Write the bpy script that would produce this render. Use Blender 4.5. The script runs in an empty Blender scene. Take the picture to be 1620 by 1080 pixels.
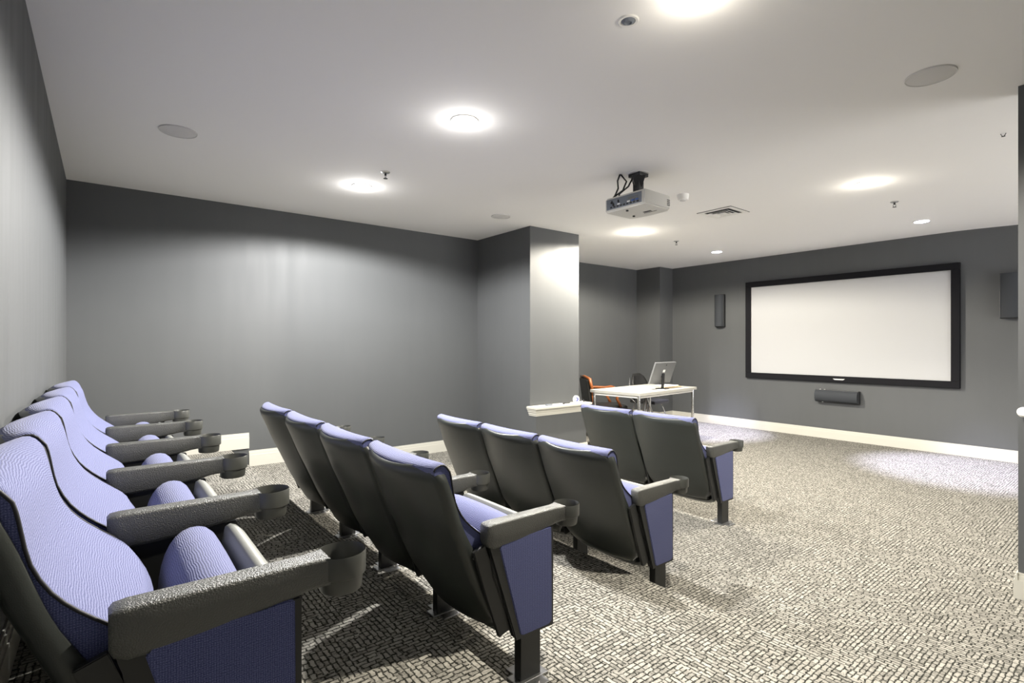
import bpy, bmesh, math, random
from mathutils import Vector, Matrix
random.seed(4)
C = bpy.context.scene.collection
sc = bpy.context.scene
PI = math.pi
H = 2.66            # ceiling height

# ------------------------------------------------------------------ camera, world, exposure
cam = bpy.data.objects.new('camera', bpy.data.cameras.new('camera'))
C.objects.link(cam)
cam.location = (0, 0, 1.32)
cam.rotation_euler = (PI/2, 0, -math.atan2(.617, .787))
cam.data.lens = 823/1620*36
cam.data.sensor_width = 36
cam.data.shift_y = 4/1620
cam.data.clip_start = .02
sc.camera = cam
w = bpy.data.worlds.new('world'); sc.world = w; w.use_nodes = True
_nt = w.node_tree; _tc = _nt.nodes.new('ShaderNodeTexCoord'); _sp = _nt.nodes.new('ShaderNodeSeparateXYZ')
_mr = _nt.nodes.new('ShaderNodeMapRange')       # fill light added beyond the open side, brighter from below for the ceiling
_nt.links.new(_tc.outputs['Generated'], _sp.inputs[0]); _nt.links.new(_sp.outputs[2], _mr.inputs[0])
_mr.inputs['From Min'].default_value = -.12; _mr.inputs['From Max'].default_value = .05
_mr.inputs['To Min'].default_value = 7.0; _mr.inputs['To Max'].default_value = 1.2
_nt.links.new(_mr.outputs[0], _nt.nodes['Background'].inputs[1])
_nt.nodes['Background'].inputs[0].default_value = (1, .985, .97, 1)
sc.view_settings.view_transform = 'Standard'
sc.view_settings.look = 'None'
sc.view_settings.exposure = 0.0
sc.view_settings.gamma = 1
sc.view_settings.use_curve_mapping = False
WARM = (1, .93, .80); NEUT = (1, .98, .95); COOL = (.72, .72, 1)
LAMP_W = 300

# ------------------------------------------------------------------ materials
def mat(name, col, rough=.5, metal=0, spec=.5, bump=0, bscale=200, var=0, vscale=3, emit=0, ecol=None):
    m = bpy.data.materials.new(name); m.use_nodes = True
    nt = m.node_tree; b = nt.nodes['Principled BSDF']
    b.inputs['Base Color'].default_value = (*col, 1)
    b.inputs['Roughness'].default_value = rough
    b.inputs['Metallic'].default_value = metal
    b.inputs['Specular IOR Level'].default_value = spec
    tc = nt.nodes.new('ShaderNodeTexCoord')
    if var:
        n = nt.nodes.new('ShaderNodeTexNoise'); n.inputs['Scale'].default_value = vscale; n.inputs['Detail'].default_value = 4
        nt.links.new(tc.outputs['Object'], n.inputs['Vector'])
        r = nt.nodes.new('ShaderNodeMix'); r.data_type = 'RGBA'
        r.inputs[6].default_value = (*[c*(1-var) for c in col], 1); r.inputs[7].default_value = (*[min(1, c*(1+var)) for c in col], 1)
        nt.links.new(n.outputs['Fac'], r.inputs[0]); nt.links.new(r.outputs[2], b.inputs['Base Color'])
    if bump:
        n = nt.nodes.new('ShaderNodeTexNoise'); n.inputs['Scale'].default_value = bscale; n.inputs['Detail'].default_value = 2
        nt.links.new(tc.outputs['Object'], n.inputs['Vector'])
        bp = nt.nodes.new('ShaderNodeBump'); bp.inputs['Strength'].default_value = bump; bp.inputs['Distance'].default_value = .004
        nt.links.new(n.outputs['Fac'], bp.inputs['Height']); nt.links.new(bp.outputs['Normal'], b.inputs['Normal'])
    if emit:
        b.inputs['Emission Color'].default_value = (*(ecol or col), 1); b.inputs['Emission Strength'].default_value = emit
    return m

def math_node(nt, op, a, b=None, c=None):
    n = nt.nodes.new('ShaderNodeMath'); n.operation = op
    for i, v in enumerate((a, b, c)):
        if v is None: continue
        if isinstance(v, (int, float)): n.inputs[i].default_value = v
        else: nt.links.new(v, n.inputs[i])
    return n.outputs[0]

def mix_col(nt, fac, a, b):
    r = nt.nodes.new('ShaderNodeMix'); r.data_type = 'RGBA'
    for i, v in ((0, fac), (6, a), (7, b)):
        if isinstance(v, tuple): r.inputs[i].default_value = (*v, 1)
        elif isinstance(v, (int, float)): r.inputs[i].default_value = v
        else: nt.links.new(v, r.inputs[i])
    return r.outputs[2]

def fabric(name, light, dark, period=.0052, ribs=True):
    m = bpy.data.materials.new(name); m.use_nodes = True
    nt = m.node_tree; b = nt.nodes['Principled BSDF']
    b.inputs['Roughness'].default_value = .9; b.inputs['Specular IOR Level'].default_value = .15
    b.inputs['Sheen Weight'].default_value = .15
    uv = nt.nodes.new('ShaderNodeUVMap'); uv.uv_map = 'UVMap'
    s = nt.nodes.new('ShaderNodeSeparateXYZ'); nt.links.new(uv.outputs[0], s.inputs[0])
    n1 = nt.nodes.new('ShaderNodeTexNoise'); n1.inputs['Scale'].default_value = 30; n1.inputs['Detail'].default_value = 2
    nt.links.new(uv.outputs[0], n1.inputs['Vector'])
    n2 = nt.nodes.new('ShaderNodeTexNoise'); n2.inputs['Scale'].default_value = 420; n2.inputs['Detail'].default_value = 1
    nt.links.new(uv.outputs[0], n2.inputs['Vector'])
    v = math_node(nt, 'ADD', s.outputs[1], math_node(nt, 'MULTIPLY', n1.outputs['Fac'], .010))
    rib = math_node(nt, 'SINE', math_node(nt, 'MULTIPLY', v, 2*PI/period))
    h = math_node(nt, 'MULTIPLY_ADD', rib, .5, .5)
    if not ribs:
        rx = math_node(nt, 'SINE', math_node(nt, 'MULTIPLY', s.outputs[0], 2*PI/period))
        h = math_node(nt, 'MULTIPLY', h, math_node(nt, 'MULTIPLY_ADD', rx, .5, .5))
    f = math_node(nt, 'MULTIPLY_ADD', n2.outputs['Fac'], 1.1, math_node(nt, 'MULTIPLY_ADD', h, .55, -.35))
    cl = nt.nodes.new('ShaderNodeClamp'); nt.links.new(f, cl.inputs[0])
    nt.links.new(mix_col(nt, cl.outputs[0], dark, light), b.inputs['Base Color'])
    bp = nt.nodes.new('ShaderNodeBump'); bp.inputs['Strength'].default_value = .45; bp.inputs['Distance'].default_value = .0015
    nt.links.new(math_node(nt, 'ADD', h, n2.outputs['Fac']), bp.inputs['Height']); nt.links.new(bp.outputs['Normal'], b.inputs['Normal'])
    return m

def carpet():
    m = bpy.data.materials.new('woven_carpet'); m.use_nodes = True
    nt = m.node_tree; b = nt.nodes['Principled BSDF']
    b.inputs['Roughness'].default_value = .95; b.inputs['Specular IOR Level'].default_value = .1
    tc = nt.nodes.new('ShaderNodeTexCoord')
    dn = nt.nodes.new('ShaderNodeTexNoise'); dn.inputs['Scale'].default_value = 45; dn.inputs['Detail'].default_value = 3
    nt.links.new(tc.outputs['Object'], dn.inputs['Vector'])
    vs = nt.nodes.new('ShaderNodeVectorMath'); vs.operation = 'MULTIPLY_ADD'
    nt.links.new(dn.outputs['Color'], vs.inputs[0]); vs.inputs[1].default_value = (.015, .015, 0)
    nt.links.new(tc.outputs['Object'], vs.inputs[2])
    sep = nt.nodes.new('ShaderNodeSeparateXYZ'); nt.links.new(vs.outputs[0], sep.inputs[0])
    swp = nt.nodes.new('ShaderNodeCombineXYZ'); nt.links.new(sep.outputs[1], swp.inputs[0]); nt.links.new(sep.outputs[0], swp.inputs[1])
    def brick(vec, off):
        t = nt.nodes.new('ShaderNodeTexBrick'); t.inputs['Scale'].default_value = 1
        t.inputs['Brick Width'].default_value = .046; t.inputs['Row Height'].default_value = .0185
        t.inputs['Mortar Size'].default_value = .0032; t.inputs['Mortar Smooth'].default_value = .3
        t.inputs['Bias'].default_value = -.1
        t.offset = off; t.squash = .7; t.squash_frequency = 3
        t.inputs['Color1'].default_value = (.86, .86, .86, 1); t.inputs['Color2'].default_value = (.42, .42, .42, 1)
        t.inputs['Mortar'].default_value = (.0, .0, .0, 1)
        nt.links.new(vec, t.inputs['Vector']); return t.outputs['Color']
    b1 = brick(vs.outputs[0], .4); b2 = brick(swp.outputs[0], .6)
    sn = nt.nodes.new('ShaderNodeVectorMath'); sn.operation = 'SNAP'
    nt.links.new(tc.outputs['Object'], sn.inputs[0]); sn.inputs[1].default_value = (.07, .07, 10)
    wn = nt.nodes.new('ShaderNodeTexWhiteNoise'); nt.links.new(sn.outputs[0], wn.inputs['Vector'])
    sel = math_node(nt, 'GREATER_THAN', wn.outputs['Value'], .5)
    pat = mix_col(nt, sel, b1, b2)
    fine = nt.nodes.new('ShaderNodeTexNoise'); fine.inputs['Scale'].default_value = 320; fine.inputs['Detail'].default_value = 2
    nt.links.new(tc.outputs['Object'], fine.inputs['Vector'])
    bw = nt.nodes.new('ShaderNodeRGBToBW'); nt.links.new(pat, bw.inputs[0])
    blot = nt.nodes.new('ShaderNodeTexNoise'); blot.inputs['Scale'].default_value = 55; blot.inputs['Detail'].default_value = 1
    nt.links.new(tc.outputs['Object'], blot.inputs['Vector'])
    f = math_node(nt, 'MULTIPLY_ADD', fine.outputs['Fac'], 1.0, math_node(nt, 'SUBTRACT', bw.outputs[0], .78))
    f = math_node(nt, 'MULTIPLY_ADD', blot.outputs['Fac'], .9, math_node(nt, 'SUBTRACT', f, .12))
    cl = nt.nodes.new('ShaderNodeClamp'); nt.links.new(f, cl.inputs[0])
    nt.links.new(mix_col(nt, cl.outputs[0], (.024, .024, .020), (.42, .402, .358)), b.inputs['Base Color'])
    bp = nt.nodes.new('ShaderNodeBump'); bp.inputs['Strength'].default_value = .6; bp.inputs['Distance'].default_value = .003
    nt.links.new(cl.outputs[0], bp.inputs['Height']); nt.links.new(bp.outputs['Normal'], b.inputs['Normal'])
    return m

def wall_paint():
    m = mat('charcoal_wall_paint', (.088, .092, .095), rough=.42, spec=.45, var=.08, vscale=1.3)
    nt = m.node_tree; b = nt.nodes['Principled BSDF']
    tc = nt.nodes.new('ShaderNodeTexCoord')
    mp = nt.nodes.new('ShaderNodeMapping'); mp.inputs['Scale'].default_value = (9, 9, 1.2)
    n = nt.nodes.new('ShaderNodeTexNoise'); n.inputs['Scale'].default_value = 1; n.inputs['Detail'].default_value = 5
    nt.links.new(tc.outputs['Object'], mp.inputs[0]); nt.links.new(mp.outputs[0], n.inputs['Vector'])
    r = nt.nodes.new('ShaderNodeMapRange'); r.inputs['To Min'].default_value = .56; r.inputs['To Max'].default_value = .66
    r.inputs['From Min'].default_value = .3; r.inputs['From Max'].default_value = .7
    nt.links.new(n.outputs['Fac'], r.inputs[0]); nt.links.new(r.outputs[0], b.inputs['Roughness'])
    return m

M = dict(
    wall=wall_paint(), carpet=carpet(),
    ceil=mat('ceiling_paint', (.86, .85, .835), rough=.85, spec=.2),
    trim=mat('cream_gloss_trim', (.56, .548, .49), rough=.4),
    casing=mat('off_white_casing', (.62, .61, .57), rough=.4),
    white=mat('white_plastic', (.80, .79, .76), rough=.45),
    blue=fabric('blue_ribbed_fabric', (.25, .265, .43), (.06, .07, .17)),
    tweed=fabric('blue_tweed_fabric', (.20, .22, .44), (.045, .055, .15), period=.004, ribs=False),
    piping=mat('black_piping', (.012, .012, .016), rough=.6),
    shell=mat('grey_moulded_plastic', (.031, .035, .032), rough=.36, spec=.5, bump=.06, bscale=500),
    pan=mat('light_grey_plastic', (.22, .225, .21), rough=.5, bump=.1, bscale=300),
    arm=mat('pebbled_black_plastic', (.078, .08, .073), rough=.36, spec=.7, bump=.75, bscale=330),
    cup=mat('smooth_black_plastic', (.065, .067, .061), rough=.38, spec=.55),
    black=mat('black_powder_coat', (.014, .015, .015), rough=.42),
    steel=mat('brushed_steel', (.55, .55, .55), rough=.3, metal=1),
    chrome=mat('chrome', (.8, .8, .8), rough=.12, metal=1),
    screen=mat('matte_projection_fabric', (.47, .475, .48), rough=.9, spec=.1),
    frame=mat('black_velvet_frame', (.006, .006, .008), rough=.75, spec=.2),
    speaker=mat('grey_speaker_cloth', (.030, .034, .040), rough=.8),
    spk_dark=mat('black_speaker_cabinet', (.015, .016, .018), rough=.4),
    grille=mat('painted_speaker_grille', (.64, .63, .615), rough=.8),
    dark=mat('dark_recess', (.02, .02, .025), rough=.6),
    greyp=mat('grey_connector_panel', (.16, .18, .21), rough=.5),
    bluep=mat('blue_socket', (.04, .10, .35), rough=.4),
    desk=mat('white_laminate', (.50, .49, .45), rough=.35),
    silver=mat('silver_monitor_back', (.15, .155, .16), rough=.4, metal=0),
    wood=mat('orange_stained_wood', (.27, .085, .025), rough=.3, var=.3, vscale=12),
    leather=mat('dark_leather', (.02, .02, .02), rough=.4, bump=.1, bscale=60),
    paper=mat('white_paper', (.8, .8, .78), rough=.8),
    manila=mat('manila_card', (.62, .45, .25), rough=.8),
    tape=mat('white_tape', (.8, .8, .8), rough=.5),
    tapecore=mat('blue_tape_core', (.03, .06, .45), rough=.5),
)

# ------------------------------------------------------------------ mesh helpers
def link(name, me, m, parent=None, smooth=False, loc=None):
    if m: me.materials.append(m)
    o = bpy.data.objects.new(name, me); C.objects.link(o)
    if smooth:
        for p in me.polygons: p.use_smooth = True
    if parent: o.parent = parent
    if loc: o.location = loc
    return o

def from_bm(bm):
    bmesh.ops.recalc_face_normals(bm, faces=bm.faces)
    me = bpy.data.meshes.new('mesh'); bm.to_mesh(me); bm.free(); return me

def add_box(bm, lo, hi, bev=0, rot=None, piv=None):
    r = bmesh.ops.create_cube(bm, size=1)
    vs = r['verts']
    for v in vs:
        v.co = Vector([lo[i] + (v.co[i]+.5)*(hi[i]-lo[i]) for i in range(3)])
    if bev:
        es = list({e for v in vs for e in v.link_edges})
        g = bmesh.ops.bevel(bm, geom=es, offset=bev, segments=2, affect='EDGES', profile=.6)
        vs = list({v for f in g['faces'] for v in f.verts} | {v for v in vs if v.is_valid})
    if rot:
        c = Vector(piv) if piv else Vector([(lo[i]+hi[i])/2 for i in range(3)])
        bmesh.ops.rotate(bm, verts=vs, cent=c, matrix=rot)
    return vs

def box(name, lo, hi, m, parent=None, bev=0, rot=None, piv=None):
    bm = bmesh.new(); add_box(bm, lo, hi, bev, rot, piv)
    return link(name, from_bm(bm), m, parent)

def add_cyl(bm, a, b, r, r2=None, seg=20, cap=True):
    a = Vector(a); b = Vector(b); d = b-a
    q = d.to_track_quat('Z', 'Y').to_matrix().to_4x4()
    q.translation = (a+b)/2
    bmesh.ops.create_cone(bm, cap_ends=cap, segments=seg, radius1=r, radius2=r if r2 is None else r2, depth=d.length, matrix=q)

def cyl(name, a, b, r, m, parent=None, r2=None, seg=24, smooth=True):
    bm = bmesh.new(); add_cyl(bm, a, b, r, r2, seg)
    o = link(name, from_bm(bm), m, parent)
    if smooth: auto_smooth(o)
    return o

def auto_smooth(o, deg=40):
    me = o.data
    for p in me.polygons: p.use_smooth = True
    bm = bmesh.new(); bm.from_mesh(me)
    for e in bm.edges:
        if len(e.link_faces) == 2 and e.calc_face_angle(0) > math.radians(deg): e.smooth = False
    bm.to_mesh(me); bm.free()

def tube(name, pts, r, m, parent=None, seg=8, closed=False):
    """a swept tube along pts"""
    bm = bmesh.new(); add_tube(bm, pts, r, seg, closed)
    o = link(name, from_bm(bm), m, parent, smooth=True); return o

def add_tube(bm, pts, r, seg=8, closed=False):
    pts = [Vector(p) for p in pts]; n = len(pts); rings = []
    up = None
    for i, p in enumerate(pts):
        if closed: d = pts[(i+1) % n]-pts[i-1]
        else: d = pts[min(i+1, n-1)]-pts[max(i-1, 0)]
        d.normalize()
        if up is None: up = Vector((0, 0, 1)) if abs(d.z) < .9 else Vector((1, 0, 0))
        x = d.cross(up).normalized(); up = x.cross(d).normalized()
        rings.append([bm.verts.new(p + x*math.cos(2*PI*k/seg)*r + up*math.sin(2*PI*k/seg)*r) for k in range(seg)])
    for i in range(n if closed else n-1):
        a, b = rings[i], rings[(i+1) % n]
        for k in range(seg): bm.faces.new((a[k], a[(k+1) % seg], b[(k+1) % seg], b[k]))
    if not closed:
        bm.faces.new(rings[0][::-1]); bm.faces.new(rings[-1])

def add_lathe(bm, prof, c=(0, 0, 0), seg=32, close=False):
    rings = []
    for r, z in prof:
        if r < 1e-6: rings.append([bm.verts.new((c[0], c[1], c[2]+z))])
        else: rings.append([bm.verts.new((c[0]+r*math.cos(2*PI*k/seg), c[1]+r*math.sin(2*PI*k/seg), c[2]+z)) for k in range(seg)])
    pairs = list(zip(rings, rings[1:])) + ([(rings[-1], rings[0])] if close else [])
    for a, b in pairs:
        for k in range(seg):
            k2 = (k+1) % seg
            q = [a[k % len(a)], a[k2 % len(a)], b[k2 % len(b)], b[k % len(b)]]
            u = []
            for v in q:
                if v not in u: u.append(v)
            if len(u) > 2: bm.faces.new(u)

def lathe(name, prof, m, parent=None, c=(0, 0, 0), seg=32, close=False):
    bm = bmesh.new(); add_lathe(bm, prof, c, seg, close)
    o = link(name, from_bm(bm), m, parent); auto_smooth(o); return o

def add_prism(bm, poly, axis, t0, t1):
    """extrude a 2-D polygon; axis 'y': poly in (x,z); axis 'z': poly in (x,y); axis 'x': (y,z)"""
    def co(p, t): return {'y': (p[0], t, p[1]), 'z': (p[0], p[1], t), 'x': (t, p[0], p[1])}[axis]
    a = [bm.verts.new(co(p, t0)) for p in poly]; b = [bm.verts.new(co(p, t1)) for p in poly]
    n = len(poly)
    bm.faces.new(a); bm.faces.new(b[::-1])
    for i in range(n): bm.faces.new((a[i], b[i], b[(i+1) % n], a[(i+1) % n]))

def prism(name, poly, axis, t0, t1, m, parent=None, bev=0):
    bm = bmesh.new(); add_prism(bm, poly, axis, t0, t1)
    if bev: bmesh.ops.bevel(bm, geom=list(bm.edges), offset=bev, segments=2, affect='EDGES')
    return link(name, from_bm(bm), m, parent)

def planar_uv(me, ax=(0, 2)):
    uv = me.uv_layers.new(name='UVMap')
    for l in me.loops: 
        co = me.vertices[l.vertex_index].co; uv.data[l.index].uv = (co[ax[0]], co[ax[1]])

def thing(name, label, cat, loc=(0, 0, 0), rotz=0, group=None):
    o = bpy.data.objects.new(name, None); C.objects.link(o); o.location = loc; o.rotation_euler = (0, 0, rotz)
    o.empty_display_size = .05
    return tag(o, label, cat, group)

def tag(o, label, cat, group=None):
    o['label'] = label; o['category'] = cat
    if group: o['group'] = group
    return o

def struct(name, bm, m):
    o = link(name, from_bm(bm) if isinstance(bm, bmesh.types.BMesh) else bm, m); o['kind'] = 'structure'; return o

def interp(x, tab):
    if x <= tab[0][0]: return tab[0][1]
    for (a, b), (c, d) in zip(tab, tab[1:]):
        if x <= c: return b + (d-b)*(x-a)/(c-a)
    return tab[-1][1]

# ------------------------------------------------------------------ the room
XB, XS = -.242, 7.97            # back wall, screen wall
YA, YF = 5.57, 6.03             # side wall beside the seats, side wall beyond the column
P1, P2 = .307, .13              # platform heights
N1, N2 = .955, 2.16             # platform noses
YR = -3.0
bm = bmesh.new()
add_box(bm, (XB-.15, YR, -.12), (XS+.15, YF+.15, 0))
add_box(bm, (XB-.15, YR, -.01), (N2, YA+.1, P2), .008)
add_box(bm, (XB-.15, YR, .0), (N1, YA+.1, P1), .008)
struct('floor', bm, M['carpet'])
bm = bmesh.new()                # ceiling: slight dip shaped in for the edge of light by the right hand corner
nx, ny = 84, 60
vs = []
for i in range(nx+1):
    for j in range(ny+1):
        x = XB-.15 + (XS+.3-XB)*i/nx; y = YR + (YF+.15-YR)*j/ny
        s = min(1, max(0, (x-3.80)/.25)); s = s*s*(3-2*s)
        g = min(1, max(0, (1.7-y)/1.2)); g = g*g*(3-2*g)
        vs.append(bm.verts.new((x, y, H - .035*s*g)))
for i in range(nx):
    for j in range(ny):
        a = i*(ny+1)+j; bm.faces.new((vs[a], vs[a+ny+1], vs[a+ny+2], vs[a+1]))
r = bmesh.ops.extrude_face_region(bm, geom=list(bm.faces))
for v in [g for g in r['geom'] if isinstance(g, bmesh.types.BMVert)]: v.co.z = H+.12
o = struct('ceiling', bm, M['ceil'])
for p in o.data.polygons: p.use_smooth = abs(p.normal.z) > .5
def wall(name, *boxes):
    bm = bmesh.new()
    for lo, hi in boxes: add_box(bm, lo, hi)
    return struct(name, bm, M['wall'])
wall('wall_back', ((XB-.15, YR, 0), (XB, YA+.15, H+.1)))
wall('wall_side', ((XB-.15, YA, 0), (3.81, YF+.15, H+.1)))
wall('wall_column', ((3.80, 4.515, 0), (4.58, YF+.1, H+.1)), ((3.79, 4.40, 0), (4.59, 4.6, .56)))
wall('wall_far_side', ((4.5, YF, 0), (XS+.15, YF+.15, H+.1)))
wall('wall_corner_pier', ((7.60, 5.53, 0), (XS+.05, YF+.05, H+.1)))
wall('wall_screen', ((XS, YR, 0), (XS+.15, YF+.15, H+.1)))
wall('wall_near_unseen', ((XB-.15, -1.05, 0), (3.80, -.9, H+.1)))  # unseen wall added behind the camera, keeps fill light off the near seats
wall('wall_right', ((3.74, YR, 0), (3.86, .505, H+.1)))

def base(name, segs, h=.135, t=.016):
    """baseboard: stepped moulding run along segments (x0,y0,x1,y1,z,(nx,ny))"""
    bm = bmesh.new()
    for x0, y0, x1, y1, z, (ax, ay), hh in segs:
        for th, za, zb in ((t, 0, hh*.72), (t*.7, hh*.72, hh*.9), (t*.4, hh*.9, hh)):
            xa, xb = sorted((x0, x1)); ya, yb = sorted((y0, y1))
            lo = [xa, ya, z+za]; hi = [xb, yb, z+zb]
            if ax: (hi if ax > 0 else lo)[0] = (xa if ax > 0 else xb) + ax*th; (lo if ax > 0 else hi)[0] = xa
            if ay: (hi if ay > 0 else lo)[1] = ya + ay*th; (lo if ay > 0 else hi)[1] = ya
            add_box(bm, lo, hi)
    return struct(name, bm, M['trim'])
base('baseboard_side', [(XB, YA, 1.11, YA, P1, (0, -1), .15), (1.11, YA, N2+.03, YA, P2, (0, -1), .15), (N2, YA, 3.80, YA, 0, (0, -1), .135)])
base('baseboard_back', [(XB, YR, XB, YA, P1, (1, 0), .15)])
base('baseboard_column', [(3.774, 4.40, 4.606, 4.40, 0, (0, -1), .135), (4.59, 4.40, 4.59, YF, 0, (1, 0), .135), (3.79, 4.40, 3.79, YA, 0, (-1, 0), .135)])
base('baseboard_far_side', [(4.58, YF, 7.60, YF, 0, (0, -1), .135)])
base('baseboard_screen', [(7.6, 5.53, 7.6, YF, 0, (-1, 0), .135), (7.584, 5.53, XS, 5.53, 0, (0, -1), .135), (XS, YR, XS, 5.53, 0, (-1, 0), .135)])
base('baseboard_right', [(3.74, YR, 3.74, .505, 0, (-1, 0), .135), (3.724, .505, 3.876, .505, 0, (0, 1), .135), (3.86, YR, 3.86, .505, 0, (1, 0), .135)])

# ledge on the thicker lower part of the column
bm = bmesh.new()
add_box(bm, (3.745, 4.345, .592), (4.64, 4.515, .618), .004)
for k, (d, za, zb) in enumerate(((.035, .575, .592), (.026, .555, .575), (.016, .53, .555), (.008, .512, .53))):
    add_box(bm, (3.79-d, 4.40-d, za), (4.59+d, 4.516, zb), .002)
struct('trim_1', bm, M['trim'])

# ------------------------------------------------------------------ theatre seats
SH = [(.19, .045), (.25, .010), (.36, -.050), (.45, -.092), (.60, -.165), (.785, -.238)]
def smooth_interp(z): return (interp(z-.02, SH)+interp(z, SH)*2+interp(z+.02, SH))/4
def shell_mesh():
    me = bpy.data.meshes.new('shell'); W0 = .268; R = .018
    rows = []
    N = 26
    for i in range(N+1):
        z = .19 + .595*i/N
        w = W0
        if z > .745: w = W0 - .04*(1-math.sqrt(max(0, 1-((z-.745)/.04)**2)))
        if z < .32: w = W0 - .085*(1-math.sqrt(max(0, 1-((.32-z)/.135)**2)))
        xb = smooth_interp(z); bow = .026 + .028*min(1, max(0, (z-.3)/.4)); dip = .014*max(0, (z-.6)/.185)
        f = .024 + .010*min(1, max(0, (.56-z)/.08))
        row = []
        M_ = 12
        sec = [(-w, xb+bow+R+f-.002), (-w, xb+bow+R)]
        for a in (30, 60): sec.append((-w+R-R*math.cos(math.radians(a)), xb+bow+R-R*math.sin(math.radians(a))))
        for k in range(M_+1):
            t = -1+2*k/M_; sec.append((t*(w-R), xb+bow*t*t))
        for a in (60, 30): sec.append((w-R+R*math.cos(math.radians(a)), xb+bow+R-R*math.sin(math.radians(a))))
        sec += [(w, xb+bow+R), (w, xb+bow+R+f-.002)]
        zl = z
        rows.append([(x, y, z-dip*max(0, 1-(y/.2)**2)) for y, x in sec])
    def lip(row, dx, dz, k):
        out = []
        n = len(row)
        for i, (x, y, z) in enumerate(row):
            e = 1 if 2 < i < n-3 else .35
            out.append((x+dx*e, y*k, z+dz))
        return out
    top = rows[-1]
    rows += [lip(top, .006, .006, .997), lip(top, .016, .009, .992), lip(top, .030, .007, .99)]
    bot = rows[0]
    rows = [lip(bot, .05, -.016, .98), lip(bot, .018, -.012, .99)] + rows
    n = len(rows[0]); v = [p for r in rows for p in r]
    f = [(i*n+j, i*n+j+1, (i+1)*n+j+1, (i+1)*n+j) for i in range(len(rows)-1) for j in range(n-1)]
    me.from_pydata(v, [], f); me.update()
    return me

def cushion_mesh():
    """closed padded backrest cushion with ribs running across"""
    bk = [(.50, -.060), (.56, -.090), (.62, -.116), (.69, -.143), (.755, -.168)]
    sec = [(x, z, 0) for z, x in bk] + [(-.174, .786, 0), (-.160, .800, .2), (-.138, .803, .4), (-.120, .785, .6), (-.110, .755, .8), (-.104, .72, 1), (-.094, .67, 1), (-.070, .62, 1),
           (-.036, .58, 1), (.004, .545, 1), (.034, .518, 1), (.040, .504, 1), (.022, .492, .9), (-.02, .490, .6)]
    def cr(a, b, c, d): return tuple((-a[i]+9*b[i]+9*c[i]-d[i])/16 for i in range(3))
    m = len(sec); sec = [q for i in range(m) for q in (sec[i], cr(sec[i-1], sec[i], sec[(i+1) % m], sec[(i+2) % m]) if 5 <= i < 16 else tuple((sec[i][j]+sec[(i+1) % m][j])/2 for j in range(3)))]
    bs = [-1, -.97, -.88, -.7, -.45, -.2, 0, .2, .45, .7, .88, .97, 1]
    v = []; uvv = []; rows = []
    for b in bs:
        e = 1-abs(b)**2.2
        hw = .262; acc = 0; pr = None; row = []
        for x, z, k in sec:
            lo = max(0, (.72-z)/.2)
            xx = x + k*e*(.016+.022*min(1, lo)) - .050*(1-b*b)*max(0, 1-1.3*k)
            zz = z - (k*e*.022 if z < .53 else 0) - (0 if abs(b) < .98 or z < .78 else .006)
            if pr: acc += math.dist(pr, (xx, zz))
            pr = (xx, zz)
            row.append(len(v)); v.append((xx, b*hw, zz)); uvv.append((b*hw, acc))
        rows.append(row)
    n = len(sec); f = []
    for i in range(len(rows)-1):
        for j in range(n): f.append((rows[i][j], rows[i][(j+1) % n], rows[i+1][(j+1) % n], rows[i+1][j]))
    f.append(tuple(rows[0][::-1])); f.append(tuple(rows[-1]))
    me = bpy.data.meshes.new('cushion'); me.from_pydata(v, [], f); me.update()
    uv = me.uv_layers.new(name='UVMap')
    for p in me.polygons:
        cap = len(p.vertices) > 4
        for li in p.loop_indices:
            vi = me.loops[li].vertex_index
            uv.data[li].uv = (v[vi][0], v[vi][2]) if cap else uvv[vi]
        if cap: p.material_index = 1
    edge = {-1: [], 1: []}
    for s, row in ((-1, rows[0]), (1, rows[-1])):
        edge[s] = [v[i] for i in row[10:35]]
    bm = bmesh.new(); bm.from_mesh(me); bmesh.ops.recalc_face_normals(bm, faces=bm.faces)
    bm.to_mesh(me); bm.free()
    return me, edge

def seat_cushion_mesh():
    """tipped-up seat pad: domed end upwards, belly towards the backrest"""
    bm = bmesh.new(); L = bm.loops.layers.uv.new('UVMap')
    prof = [(.215, .18), (.145, .185), (.118, .22), (.100, .30), (.092, .37), (.094, .43), (.106, .49), (.132, .535), (.168, .553), (.205, .546), (.234, .522), (.240, .28)]
    bs = [-1, -.985, -.93, -.8, -.55, -.28, 0, .28, .55, .8, .93, .985, 1]; rows = []
    for b in bs:
        e = math.sqrt(max(0, 1-(abs(b)**6))) ; e2 = 1-b*b
        cx, cz = .20, .40; row = []
        for x, z in prof:
            k = .80+.20*e if abs(b) > .9 else .93+.07*e2*1.0
            if abs(b) <= .9: k = .955+.045*e2
            else: k = .90 + .06*e
            row.append(bm.verts.new((cx+(x-cx)*k, b*.228, cz+(z-cz)*k)))
        rows.append(row)
    n = len(prof)
    for i in range(len(rows)-1):
        for j in range(n):
            fc = bm.faces.new((rows[i][j], rows[i][(j+1) % n], rows[i+1][(j+1) % n], rows[i+1][j]))
            for l in fc.loops:
                jj = next(q for q in range(n) if l.vert in (rows[i][q], rows[i+1][q]))
                l[L].uv = (l.vert.co.y, sum(math.dist(prof[q], prof[q+1]) for q in range(jj)))
    for r_ in (rows[0], rows[-1]):
        fc = bm.faces.new(r_)
        for l in fc.loops: l[L].uv = (l.vert.co.x, l.vert.co.z)
    return from_bm(bm)

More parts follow.
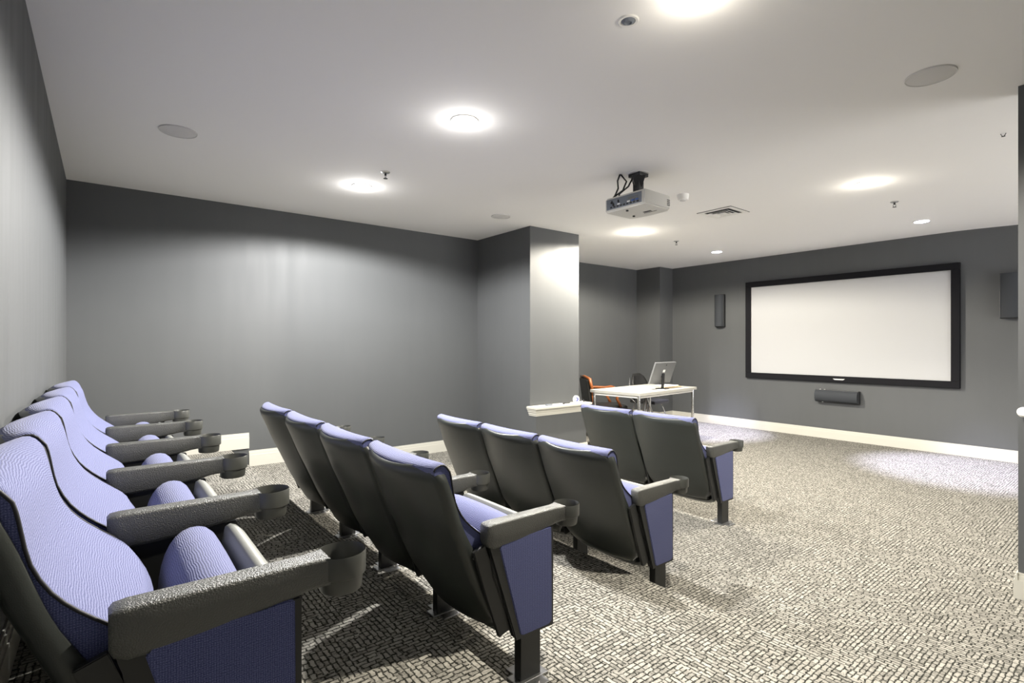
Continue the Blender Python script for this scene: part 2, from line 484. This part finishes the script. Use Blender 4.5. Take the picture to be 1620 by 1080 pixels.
def pan_mesh():
    bm = bmesh.new()
    prof = [(.243, .530), (.262, .538), (.292, .520), (.302, .47), (.292, .34), (.262, .22), (.225, .150), (.160, .128), (.105, .150), (.112, .172), (.165, .160), (.215, .185), (.243, .26)]
    rows = []
    for b in (-1, -.96, -.85, -.5, 0, .5, .85, .96, 1):
        k = {1: .90, .96: .965}.get(abs(b), 1)
        dz = -.012*(1-b*b)
        rows.append([bm.verts.new((.22+(x-.22)*k, b*.236, .36+(z-.36)*k + (dz if z < .2 else 0))) for x, z in prof])
    n = len(prof)
    for a, c in zip(rows, rows[1:]):
        for j in range(n): bm.faces.new((a[j], a[(j+1) % n], c[(j+1) % n], c[j]))
    bm.faces.new(rows[0]); bm.faces.new(rows[-1])
    return from_bm(bm)

def arm_mesh():
    """armrest block from the rear end to the neck of the cup holder"""
    bm = bmesh.new()
    st = [(.000, .022, .578, .520), (.006, .026, .584, .508), (.025, .028, .586, .500), (.07, .028, .586, .500), (.13, .0275, .586, .503), (.20, .027, .586, .510),
          (.27, .026, .586, .519), (.31, .025, .586, .527), (.335, .030, .586, .530), (.35, .036, .586, .532)]
    rows = []
    for x, hw, zt, zb in st:
        c = .006
        pts = [(-hw+c, zt), (hw-c, zt), (hw-.001, zt-.003), (hw, zt-c), (hw, zb+.010), (hw-.004, zb+.002), (hw-.012, zb), (-hw+.012, zb), (-hw+.004, zb+.002), (-hw, zb+.010), (-hw, zt-c), (-hw+.001, zt-.003)]
        rows.append([bm.verts.new((x, y, z)) for y, z in pts])
    n = 12
    for a, b in zip(rows, rows[1:]):
        for j in range(n): bm.faces.new((a[j], a[(j+1) % n], b[(j+1) % n], b[j]))
    bm.faces.new(rows[0]); bm.faces.new(rows[-1])
    return from_bm(bm)

def build_seat():
    t = thing('theatre_seat', '-', 'theatre seat')
    o = link('backrest_shell', shell_mesh(), M['shell'], t, smooth=True)
    md = o.modifiers.new('Solidify', 'SOLIDIFY'); md.thickness = .009; md.offset = 0
    me, edge = cushion_mesh(); me.materials.append(M['blue']); me.materials.append(M['tweed'])
    o = link('backrest_cushion', me, None, t, smooth=True)
    for p in me.polygons:
        if p.material_index == 1: p.use_smooth = False
    for s in (-1, 1):
        tube('piping', [(x-.001, y+.001*s, z) for x, y, z in edge[s]], .0030, M['piping'], o, seg=6)['label'] = 'black piping along the cushion edge'
    o = link('seat_cushion', seat_cushion_mesh(), M['blue'], t, smooth=True)
    md = o.modifiers.new('Subsurf', 'SUBSURF'); md.levels = 1; md.render_levels = 1
    o = link('seat_pan', pan_mesh(), M['pan'], t, smooth=True)
    md = o.modifiers.new('Subsurf', 'SUBSURF'); md.levels = 1; md.render_levels = 1
    for z, x in ((.47, -.028), (.40, .003), (.33, .034)):
        cyl('screw', (x, -.2685, z), (x, -.2765, z), .0045, M['steel'], t, seg=10)
    return t

def build_arm(parent, y):
    a = link('armrest', arm_mesh(), M['arm'], parent); auto_smooth(a, 50); a.location = (0, y, 0)
    prof = [(.0495, .586), (.0505, .584), (.0505, .545), (.0500, .541), (.0445, .538), (.0425, .512), (.0400, .508), (0, .508), (0, .514), (.0385, .514), (.0455, .545), (.0465, .584), (.0475, .586)]
    lathe('cup_holder', prof, M['cup'], a, c=(.382, 0, 0), seg=40, close=False)
    return a

def build_stand(parent, y):
    # standard under the armrest: black plate, link to the shell, leg and foot
    s = prism('side_frame', [(.012, .515), (.030, .40), (.125, .160), (.292, .160), (.292, .515)], 'y', -.013, .013, M['black'], parent, bev=.003)
    s.location = (0, y, 0)
    b = prism('back_bracket', [(-.045, .50), (.000, .515), (.020, .46), (.110, .20), (.060, .185), (.010, .33)], 'y', -.008, .008, M['black'], parent, bev=.002)
    b.location = (0, y, 0)
    l = box('leg', (.145, -.0185, .004), (.236, .0185, .165), M['black'], parent, bev=.003); l.location = (0, y, 0)
    bm = bmesh.new(); add_box(bm, (.120, -.032, 0), (.262, .032, .006), .002); add_box(bm, (.150, -.075, 0), (.232, .075, .005), .002)
    for q in (-.055, .055): add_cyl(bm, (.19, q, .005), (.19, q, .012), .008, seg=8)
    link('foot_plate', from_bm(bm), M['steel'], l)
    return s

def build_end_panel(parent, y, side):
    # fabric faced end panel under the outer armrest
    y0 = y+side*.012; y1 = y+side*.023
    p = prism('end_panel', [(.004, .525), (.012, .50), (.120, .158), (.298, .158), (.298, .525)], 'y', min(y0, y1), max(y0, y1), M['black'], parent, bev=.004)
    poly = [(.048, .500), (.056, .512), (.16, .518), (.270, .524), (.284, .522), (.286, .182), (.272, .170), (.150, .170), (.138, .178)]
    yy = sorted((y+side*.019, y+side*.0272))
    f = prism('fabric_insert', poly, 'y', yy[0], yy[1], M['tweed'], p, bev=.003)
    planar_uv(f.data); f['label'] = 'blue tweed insert in the end panel'

def copy_tree(o, parent=None):
    c = o.copy(); C.objects.link(c)
    if parent: c.parent = parent
    for ch in o.children: copy_tree(ch, c)
    return c

proto = build_seat()
p_arm = build_arm(proto, 0); p_stand = build_stand(proto, 0)
p_parts = [c for c in proto.children if c.name.split('.')[0] in ('armrest', 'side_frame', 'back_bracket', 'leg')]
first = [True]
def seat_row(X0, Y0, z, n, p, labels, group):
    for k in range(n):
        if first[0]: t = proto; first[0] = False
        else: t = copy_tree(proto)
        t.location = (X0, Y0+p/2+k*p, z); t['label'] = labels[k]; t['group'] = group
        tp = [c for c in t.children if c.name.split('.')[0] in ('armrest', 'side_frame', 'back_bracket', 'leg')]
        tp = [c for c in tp if c.location.y < .01]
        if k == n-1:
            for c in tp:
                d = copy_tree(c, t); d.location.y = p/2
            far.append((t, p/2, 1))
        for c in tp: c.location.y = -p/2
        if k == 0: near.append((t, -p/2, -1))
near, far = [], []
seat_row(.005, 1.070, P1, 5, .577, [
    'nearest blue tip-up theatre seat of the back row, large at the left edge',
    'blue theatre seat second from the near end of the back row by the wall',
    'middle blue theatre seat of the five along the back wall',
    'blue theatre seat second from the far end of the back row',
    'farthest blue theatre seat of the back row, beside the long grey wall'], 'back row of theatre seats')
seat_row(1.005, 1.435, P2, 4, .585, [
    'nearest theatre seat of the second row, blue end panel over a black leg',
    'theatre seat beside the end seat of the second row, seen from behind',
    'theatre seat of the second row, third from the near end',
    'farthest theatre seat of the second row, nearest the long grey wall'], 'second row of theatre seats')
seat_row(2.105, 1.684, 0, 3, .565, [
    'end seat of the three-seat row, blue end panel beside the aisle',
    'middle seat of the row of three, dark shell seen from behind',
    'far seat of the row of three, closest to the grey wall'], 'third row of theatre seats')
seat_row(3.410, 2.065, 0, 2, .560, [
    'aisle seat of the two-seat front row with blue end panel',
    'inner seat of the two-seat front row, below the column ledge'], 'front row of theatre seats')
for t, y, s in near+far: build_end_panel(t, y, s)

# ------------------------------------------------------------------ projection screen and speakers
t = thing('projection_screen', 'wide white projection screen in a black frame on the dark front wall', 'projection screen', (XS, 2.865, 1.539))
fw, fh, bd, dp = 1.299, .744, .083, .055
bm = bmesh.new()
for lo, hi in (((-dp, -fw, -fh), (0, fw, -fh+bd)), ((-dp, -fw, fh-bd), (0, fw, fh)), ((-dp, -fw, -fh+bd), (0, -fw+bd, fh-bd)), ((-dp, fw-bd, -fh+bd), (0, fw, fh-bd))):
    add_box(bm, lo, hi, .006)
link('frame', from_bm(bm), M['frame'], t)
box('screen_surface', (-.03, -fw+bd-.01, -fh+bd-.01), (-.022, fw-bd+.01, fh-bd+.01), M['screen'], t)
prism('nameplate', [(-.075, .008), (.075, .008), (.05, -.008), (-.05, -.008)], 'x', -dp-.002, -dp+.001, M['white'], t).location = (0, -.02, -fh+.04)

def speaker(y, z0, z1, wd, label):
    t = thing('wall_speaker', label, 'speaker', (XS, y, z0), 0, 'speakers beside the projection screen')
    h = z1-z0
    box('cabinet', (-.07, -wd/2, 0), (0, wd/2, h), M['spk_dark'], t, bev=.008)
    poly = [(-.071, -wd/2+.006)] + [(-.071-.055*math.sin(PI*k/10), (-wd/2+.006)*math.cos(PI*k/10)) for k in range(1, 10)] + [(-.071, wd/2-.006)]
    o = prism('grille', poly, 'z', .008, h-.008, M['speaker'], t); auto_smooth(o, 30)
speaker(4.60, 1.60, 2.13, .155, 'slim grey upright speaker on the wall to the screen\'s left')
speaker(1.125, 1.605, 2.115, .19, 'grey upright speaker to the screen\'s right, by the wall edge')
t = thing('centre_speaker', 'dark horizontal rounded speaker on the wall below the projection screen', 'speaker', (XS, 2.87, .60))
cb = box('cabinet', (-.07, -.27, -.085), (0, .27, .085), M['spk_dark'], t, bev=.008)
poly = [(-.071, -.08)] + [(-.071-.05*math.sin(PI*k/10), -.08*math.cos(PI*k/10)) for k in range(1, 10)] + [(-.071, .08)]
o = prism('grille', poly, 'y', -.262, .262, M['speaker'], t); auto_smooth(o, 30)
for y, z in ((.21, .085), (.155, .085), (.18, -.088)):
    cyl('mount_screw', (-.05, y, z-.004), (-.05, y, z+.004), .010, M['white'], t, seg=10)

# ------------------------------------------------------------------ ceiling fittings
def downlight(x, y, col, watts, label, r=.085, spot=None, cone=(166, .22), lit=True, drop=.0):
    t = thing('recessed_downlight', label, 'ceiling light', (x, y, H-drop), 0, 'recessed ceiling lights')
    lathe('trim_ring', [(r-.020, .000), (r-.018, -.005), (r-.004, -.007), (r, -.003), (r, .001), (r-.02, .001)], M['white'], t, close=True)
    if not lit: return t
    lm = mat('lamp_lens', (1, 1, 1), emit=30, ecol=col)
    lathe('lens', [(0, -.016), (r*.4, -.0145), (r*.7, -.011), (r-.008, -.0075), (r-.008, -.004), (0, .0005)], lm, t)
    if spot:
        ld = bpy.data.lights.new('spot', 'SPOT'); ld.spot_size = math.radians(spot[0]); ld.spot_blend = .7; ld.shadow_soft_size = .03
        lo = bpy.data.objects.new('bulb', ld); d = Vector(spot[1])-Vector((x, y, H)); lo.rotation_euler = d.to_track_quat('-Z', 'Y').to_euler()
    else:
        ld = bpy.data.lights.new('bulb', 'SPOT'); ld.spot_size = math.radians(cone[0]); ld.spot_blend = cone[1]; ld.shadow_soft_size = .03
        lo = bpy.data.objects.new('bulb', ld)
        gd = bpy.data.lights.new('glow', 'POINT'); gd.shadow_soft_size = .03; gd.energy = watts*.008; gd.color = col
        go = bpy.data.objects.new('glow', gd); go.location = (0, 0, -.105); C.objects.link(go); go.parent = t
    ld.energy = watts; ld.color = col
    lo.location = (0, 0, -.06); C.objects.link(lo); lo.parent = t
    return t
downlight(1.70, 2.63, NEUT, LAMP_W, 'large bright ceiling downlight above the second row of seats')
downlight(1.72, 4.26, NEUT, LAMP_W*1.25, 'bright downlight near the long grey wall, next to a sprinkler')
downlight(1.78, 1.12, WARM, LAMP_W, 'downlight cut off by the top of the photo')
downlight(5.01, 3.99, WARM, LAMP_W*1.9, 'warm downlight just beyond the hanging projector', cone=(170, .2))
downlight(5.00, 1.59, WARM, LAMP_W, 'warm downlight on the open ceiling above the aisle, before the screen wall', cone=(130, .4))
downlight(7.02, 1.71, COOL, 1000, 'cool white downlight in front of the screen\'s right half', r=.075, spot=(48, (7.05, 1.35, 0)))
downlight(7.00, 4.11, COOL, 1000, 'small cool white downlight in front of the screen\'s left end', r=.075, spot=(48, (7.12, 4.45, 0)))

t = thing('eyeball_light', 'small unlit round ceiling light with a dark swivel eye, near the top edge', 'ceiling light', (1.71, 1.40, H))
lathe('trim_ring', [(.028, .0), (.030, -.004), (.040, -.005), (.044, -.001), (.044, .001), (.028, .001)], M['white'], t, close=True)
lathe('eye', [(.0, -.004), (.012, -.005), (.016, -.010), (.026, -.004), (.029, .0), (0, .001)], M['greyp'], t)

def ceiling_speaker(x, y, r, label):
    t = thing('ceiling_speaker', label, 'ceiling speaker', (x, y, H), 0, 'round ceiling speakers')
    lathe('grille', [(0, -.006), (r-.008, -.006), (r-.006, -.005), (0, -.001)], M['grille'], t, seg=48)
    lathe('rim', [(r-.006, .0), (r-.006, -.007), (r-.002, -.008), (r, -.004), (r, 0)], M['grille'], t, seg=48, close=True)
ceiling_speaker(.367, 3.875, .105, 'round painted ceiling speaker near the back left corner')
ceiling_speaker(3.246, .755, .105, 'round painted ceiling speaker at the right, above the aisle')
ceiling_speaker(3.275, 4.37, .100, 'small-looking round ceiling speaker near the column')

def sprinkler(x, y, label, s=1):
    t = thing('fire_sprinkler', label, 'sprinkler', (x, y, H), 0, 'ceiling sprinklers')
    lathe('escutcheon', [(0, 0), (.034*s, 0), (.034*s, -.003), (.026*s, -.009), (.012*s, -.012), (0, -.012)], M['steel'], t)
    bm = bmesh.new(); add_cyl(bm, (0, 0, -.01), (0, 0, -.028), .008*s, seg=12)
    for q in (-1, 1): add_tube(bm, [(0, .007*q, -.026), (0, .012*q, -.036), (0, .004*q, -.050)], .002, 6)
    link('nozzle', from_bm(bm), M['spk_dark'], t, smooth=True)
    lathe('deflector', [(0, -.050), (.016*s, -.050), (.017*s, -.052), (0, -.053)], M['spk_dark'], t)
sprinkler(1.726, 3.80, 'sprinkler beside the downlight nearest the long grey wall')
sprinkler(5.857, 4.006, 'small sprinkler beyond the projector, between two downlights')
sprinkler(5.86, 1.634, 'sprinkler between the warm and the cool downlight at the right')
sprinkler(4.394, .66, 'tiny dark sprinkler near the right wall edge', .6)

t = thing('smoke_detector', 'white round smoke detector between the projector and the air vent', 'smoke detector', (4.09, 2.728, H))
lathe('housing', [(0, -.050), (.040, -.050), (.046, -.044), (.050, -.020), (.052, 0), (0, 0)], M['white'], t)
lathe('sensor_cap', [(0, -.058), (.024, -.057), (.030, -.047), (0, -.047)], M['grille'], t)

t = thing('air_vent', 'square ceiling air vent with stepped louvres beyond the smoke detector', 'air vent', (4.965, 2.845, H))
def ring(name, a, b, z0, z1, m):
    bm = bmesh.new()
    for s in (-1, 1):
        add_box(bm, (-a, s*a if s < 0 else b, z0), (a, -b if s < 0 else a, z1))
        add_box(bm, (s*a if s < 0 else b, -b, z0), (-b if s < 0 else a, b, z1))
    link(name, from_bm(bm), m, t)
ring('frame', .178, .135, -.006, 0, M['white'])
box('backing', (-.136, -.136, -.001), (.136, .136, .0005), M['dark'], t)
def cone_ring(a, b, za, zb):
    bm = bmesh.new()
    A = [bm.verts.new((sx*a, sy*a, za)) for sx, sy in ((-1, -1), (1, -1), (1, 1), (-1, 1))]
    B = [bm.verts.new((sx*b, sy*b, zb)) for sx, sy in ((-1, -1), (1, -1), (1, 1), (-1, 1))]
    for i in range(4): bm.faces.new((A[i], A[(i+1) % 4], B[(i+1) % 4], B[i]))
    o = link('louvre', from_bm(bm), M['white'], t); md = o.modifiers.new('Solidify', 'SOLIDIFY'); md.thickness = .003
cone_ring(.112, .088, -.014, -.003); cone_ring(.074, .056, -.016, -.004)
ring('shadow_gap', .184, .178, -.003, 0, M['dark'])  # dark strip painted in for the shadow line around the frame
box('centre_louvre', (-.042, -.042, -.018), (.042, .042, -.014), M['white'], t)

# projector
t = thing('projector', 'white projector hanging from the ceiling on a short black mount with cables', 'projector', (3.31, 2.61, 2.36))
body = [(-.17, -.185), (-.155, -.195), (.135, -.195), (.165, -.165), (.172, .0), (.160, .17), (.135, .2), (-.155, .2), (-.17, .185)]
bm = bmesh.new(); add_prism(bm, body, 'z', 0, .112); bmesh.ops.bevel(bm, geom=[e for e in bm.edges], offset=.010, segments=3, affect='EDGES')
pb = link('body', from_bm(bm), M['casing'], t); auto_smooth(pb, 35)
cp = box('connector_panel', (-.1735, -.165, .016), (-.168, .175, .097), M['greyp'], t, bev=.002)
bm = bmesh.new()
for i in range(9):
    yy = -.13+.032*i
    add_box(bm, (-.176, yy-.011, .024), (-.172, yy+.010, .036), .001)
link('sockets', from_bm(bm), M['spk_dark'], cp)
for yy, m_ in ((-.085, 'bluep'), (-.045, 'paper'), (.05, 'paper'), (-.125, 'bluep')):
    box('socket', (-.177, yy-.013, .040), (-.172, yy+.013, .050), M[m_], cp)
box('inner_shield', (-.176, -.13, .056), (-.172, -.04, .074), M['silver'], cp)
lathe('lens', [(0, 0), (.030, 0), (.034, .014), (.026, .016), (.024, .006), (0, .006)], M['spk_dark'], t).matrix_local = Matrix.Translation((.172, -.02, .05)) @ Matrix.Rotation(PI/2, 4, 'Y')
for x, y in ((-.11, .02), (.07, .10)):
    cyl('foot', (x, y, -.010), (x, y, .004), .010, M['spk_dark'], t)
box('bottom_vent', (.03, -.09, -.0015), (.055, -.02, .002), M['dark'], t)
box('bottom_slot', (.07, -.12, -.0015), (.076, .0, .002), M['dark'], t)
bm = bmesh.new()
for i in range(4): add_box(bm, (.10+.0, -.1965, .028+.013*i), (.135, -.193, .034+.013*i))
link('side_vent', from_bm(bm), M['dark'], t)
bm = bmesh.new()
add_box(bm, (-.085, -.075, .105), (.085, .085, .115), .002); add_box(bm, (-.03, -.03, .115), (.03, .03, .235), .004)
add_box(bm, (-.055, -.055, .27), (.055, .055, .298), .004); add_cyl(bm, (0, 0, .19), (0, 0, .275), .036, .072, seg=4)
add_box(bm, (-.12, -.01, .095), (.12, .01, .106), .002)
link('ceiling_mount', from_bm(bm), M['spk_dark'], t)
lathe('ceiling_plate', [(0, .300), (.085, .300), (.085, .296), (0, .296)], M['white'], t)
for pts in ([(-.10, .10, .30), (-.112, .115, .25), (-.11, .11, .19), (-.13, .12, .14), (-.182, .12, .06)],
            [(-.09, .10, .30), (-.07, .06, .24), (-.09, .08, .17), (-.14, .13, .12), (-.182, .10, .04)],
            [(-.03, .03, .27), (-.06, .05, .20), (-.12, .09, .14), (-.182, .05, .06)]):
    tube('cable', pts, .007, M['spk_dark'], t, seg=6)

# ------------------------------------------------------------------ desk and what stands on it
DX, DY, DR = 4.95, 3.88, math.radians(5)
def desk_pt(a, b, z=.74):
    return (DX+math.cos(DR)*a-math.sin(DR)*b, DY+math.sin(DR)*a+math.cos(DR)*b, z)
DL, DD = 1.37, .74
t = thing('desk', 'white rectangular desk on thin metal legs beyond the column', 'desk', (DX, DY, 0), DR)
box('desk_top', (0, 0, .705), (DL, DD, .74), M['desk'], t, bev=.003)
for x, y in ((.04, .04), (DL-.04, .04), (.04, DD-.04), (DL-.04, DD-.04)):
    cyl('leg', (x, y, 0), (x, y, .706), .018, M['chrome'], t)
bm = bmesh.new(); add_box(bm, (.05, .03, .675), (DL-.05, .05, .705)); add_box(bm, (.05, DD-.05, .675), (DL-.05, DD-.03, .705))
add_box(bm, (.03, .05, .675), (.05, DD-.05, .705)); add_box(bm, (DL-.05, .05, .675), (DL-.03, DD-.05, .705))
link('apron_rail', from_bm(bm), M['white'], t)

t = thing('computer_monitor', 'flat monitor on the desk, silver back towards the seats', 'monitor', desk_pt(.76, .16), math.radians(3))
tilt = Matrix.Rotation(math.radians(20), 3, 'X')
pv = (0, .02, .17); up = .035
bm = bmesh.new(); add_box(bm, (-.235, 0, .070), (.235, .022, .360), .004, rot=tilt, piv=pv); hb = link('back_housing', from_bm(bm), M['silver'], t)
box('screen_bezel', (-.235, .0225, .070), (.235, .028, .360), M['spk_dark'], t, rot=tilt, piv=pv)
box('stand_neck', (-.022, -.012, .0), (.022, .006, .20), M['spk_dark'], t, bev=.003, rot=Matrix.Rotation(math.radians(4), 3, 'X'), piv=(0, 0, 0))
lathe('stand_base', [(0, 0), (.085, 0), (.085, .006), (.03, .012), (0, .012)], M['spk_dark'], t)
box('rating_label', (-.02, -.002, .225), (.03, .0005, .26), M['paper'], hb, rot=tilt, piv=pv)
box('port_block', (-.02, -.003, .155), (.04, .0005, .175), M['spk_dark'], hb, rot=tilt, piv=pv)
lathe('maker_badge', [(0, 0), (.010, 0), (.010, .002), (0, .002)], M['spk_dark'], hb).matrix_local = Matrix.Translation((.0, -.0645, .309)) @ Matrix.Rotation(math.radians(20+90), 4, 'X')

o = box('paper_stack', (-.15, -.105, 0), (.15, .105, .012), M['paper'], bev=.001); o.location = desk_pt(1.12, .30, .7485); o.rotation_euler = (0, 0, .25)
tag(o, 'stack of white papers on the desk\'s far end beside the monitor', 'papers')
o = box('folder', (-.16, -.115, 0), (.16, .115, .007), M['manila'], bev=.001); o.location = desk_pt(1.09, .27, .7405); o.rotation_euler = (0, 0, .15)
tag(o, 'tan card folder under the white papers on the desk', 'folder')
bm = bmesh.new(); add_box(bm, (-.055, -.03, 0), (.055, .03, .004), .001)
o = link('notepad', from_bm(bm), M['paper']); o.location = desk_pt(.62, .10, .7405); o.rotation_euler = (0, 0, .3)
tag(o, 'small white note pad lying before the monitor stand', 'note pad')

# black chair with chrome frame behind the desk
t = thing('office_chair', 'black round-backed chair with thin chrome legs behind the desk', 'chair', (6.60, 5.0, 0), math.radians(8))
bm = bmesh.new(); rows = []
for i in range(9):
    z = .46 + .40*i/8
    hw = .235*math.sqrt(max(.02, 1-max(0, (i-3)/5.3)**2.4))
    rows.append([(hw*tt, .20 + .04*(i/8) - .06*(tt*hw/.235)**2, z) for tt in [-1+2*k/10 for k in range(11)]])
V = [[bm.verts.new(p) for p in r_] for r_ in rows]
for a, b in zip(V, V[1:]):
    for j in range(10): bm.faces.new((a[j], a[j+1], b[j+1], b[j]))
o = link('backrest', from_bm(bm), M['leather'], t, smooth=True); md = o.modifiers.new('Solidify', 'SOLIDIFY'); md.thickness = .03
bm = bmesh.new(); add_box(bm, (-.23, -.22, .42), (.23, .2, .47), .02); link('seat', from_bm(bm), M['leather'], t)
for s in (-1, 1):
    tube('leg', [(s*.24, -.24, .012), (s*.19, -.10, .42), (s*.18, 0, .425)], .009, M['chrome'], t)
    tube('leg', [(s*.24, .26, .012), (s*.20, .12, .42), (s*.18, .05, .425)], .009, M['chrome'], t)
    tube('back_post', [(s*.22, .10, .43), (s*.245, .19, .50), (s*.246, .20, .66), (s*.20, .215, .80)], .009, M['chrome'], t)
tube('cross_bar', [(-.215, -.17, .22), (.215, -.17, .22)], .006, M['chrome'], t)

# easel-like folding stand with thin diagonal legs
t = thing('folding_stand', 'folded metal stand with thin crossed legs under the desk', 'folding stand', (5.78, 4.46, 0), math.radians(10))
for a, b in (((-.22, -.05, .02), (.02, 0, .60)), ((.02, -.12, .02), (.03, 0, .60)), ((.10, .10, .02), (.05, 0, .60)), ((.52, .02, .02), (.06, 0, .62))):
    tube('leg', [a, b], .010, M['steel'], t, seg=8)
box('hinge_block', (.0, -.02, .585), (.075, .02, .635), M['black'], t, bev=.004)

# wooden armchair with dark leather back
t = thing('wooden_armchair', 'orange wood armchair with a black leather back beside the column', 'chair', (5.75, 5.10, 0), math.radians(-33))
bm = bmesh.new(); add_box(bm, (-.30, -.24, .40), (-.23, .24, .83), .02, rot=Matrix.Rotation(math.radians(-8), 3, 'Y'), piv=(-.26, 0, .40)); link('back_pad', from_bm(bm), M['leather'], t)
bm = bmesh.new(); add_box(bm, (-.25, -.25, .36), (.24, .25, .45), .025); link('seat', from_bm(bm), M['leather'], t)
for s in (-1, 1):
    add = [(-.28, s*.265, .02), (-.245, s*.265, .38), (-.265, s*.265, .60), (-.315, s*.262, .84)]
    bm = bmesh.new()
    for p, q in zip(add, add[1:]):
        add_tube(bm, [p, q], .022, 8)
    link('rear_post', from_bm(bm), M['wood'], t, smooth=True)
    tube('armrest', [(-.27, s*.265, .655), (-.12, s*.275, .675), (.05, s*.28, .665), (.14, s*.28, .68), (.20, s*.28, .66)], .020, M['wood'], t)
    tube('arm_post', [(.10, s*.275, .665), (.07, s*.27, .55), (.13, s*.265, .44)], .020, M['wood'], t)
    tube('front_leg', [(.20, s*.24, .01), (.22, s*.245, .20), (.19, s*.25, .40)], .024, M['wood'], t)
tube('top_rail', [(-.32, -.262, .835), (-.33, 0, .855), (-.32, .262, .835)], .018, M['wood'], t)
box('seat_rail', (.20, -.24, .33), (.235, .24, .385), M['wood'], t, bev=.006)

# ------------------------------------------------------------------ things on the ledge
LZ = .618
t = thing('tape_roll', 'white roll of tape with a blue core standing on the column ledge', 'tape roll', (4.42, 4.40, LZ+.045))
R_ = Matrix.Rotation(PI/2, 4, 'X') @ Matrix.Rotation(0, 4, 'Z')
o = lathe('tape', [(.024, -.012), (.045, -.012), (.045, .012), (.024, .012)], M['tape'], t, close=True); o.matrix_local = R_
o = lathe('core', [(.018, -.0125), (.024, -.0125), (.024, .0125), (.018, .0125)], M['tapecore'], t, close=True); o.matrix_local = R_
o = lathe('core_disc', [(0, -.004), (.018, -.004), (.018, .004), (0, .004)], M['tape'], t); o.matrix_local = R_
def pen(x, y, ln, rz, m, label, z=LZ):
    t = thing('marker_pen', label, 'marker pen', (x, y, z+.0075), rz)
    cyl('barrel', (-ln/2, 0, 0), (ln/4, 0, 0), .007, M[m], t, seg=12)
    cyl('cap', (ln/4, 0, 0), (ln/2, 0, 0), .0075, M['spk_dark'], t, seg=12)
pen(4.16, 4.40, .14, .05, 'paper', 'white marker with black cap lying left of the tape roll')
pen(4.29, 4.45, .13, -.1, 'spk_dark', 'dark marker lying behind the white one on the ledge')
pen(4.53, 4.43, .13, .08, 'paper', 'white marker on the ledge\'s far end beyond the tape roll')
o = box('remote_control', (-.045, -.018, 0), (.045, .018, .014), M['greyp'], bev=.004); o.location = (4.00, 4.42, LZ); o.rotation_euler = (0, 0, .1)
tag(o, 'small grey remote control on the ledge\'s near end', 'remote control')
bm = bmesh.new(); add_tube(bm, [(.045*math.cos(a*PI/6), .022*math.sin(a*PI/6), .010+.004*math.sin(a*1.3)) for a in range(12)], .004, 6, True)
add_tube(bm, [(.04*math.cos(a*PI/6), .03*math.sin(a*PI/6), .022+.004*math.cos(a*1.7)) for a in range(12)], .004, 6, True)
o = link('cable_coil', from_bm(bm), M['spk_dark'], smooth=True); o.location = (4.57, 4.47, LZ)
tag(o, 'coil of thin black cable at the ledge\'s far end', 'cable')

# knob at the right hand edge
t = thing('door_knob', 'round white knob on the dark wall at the right edge', 'door knob', (3.74, .478, .972))
o = lathe('rose', [(0, 0), (.026, 0), (.026, .006), (0, .008)], M['chrome'], t); o.matrix_local = Matrix.Rotation(-PI/2, 4, 'Y')
o = lathe('knob', [(0, .006), (.009, .006), (.010, .03), (.024, .038), (.026, .05), (.018, .06), (0, .063)], M['white'], t); o.matrix_local = Matrix.Rotation(-PI/2, 4, 'Y')
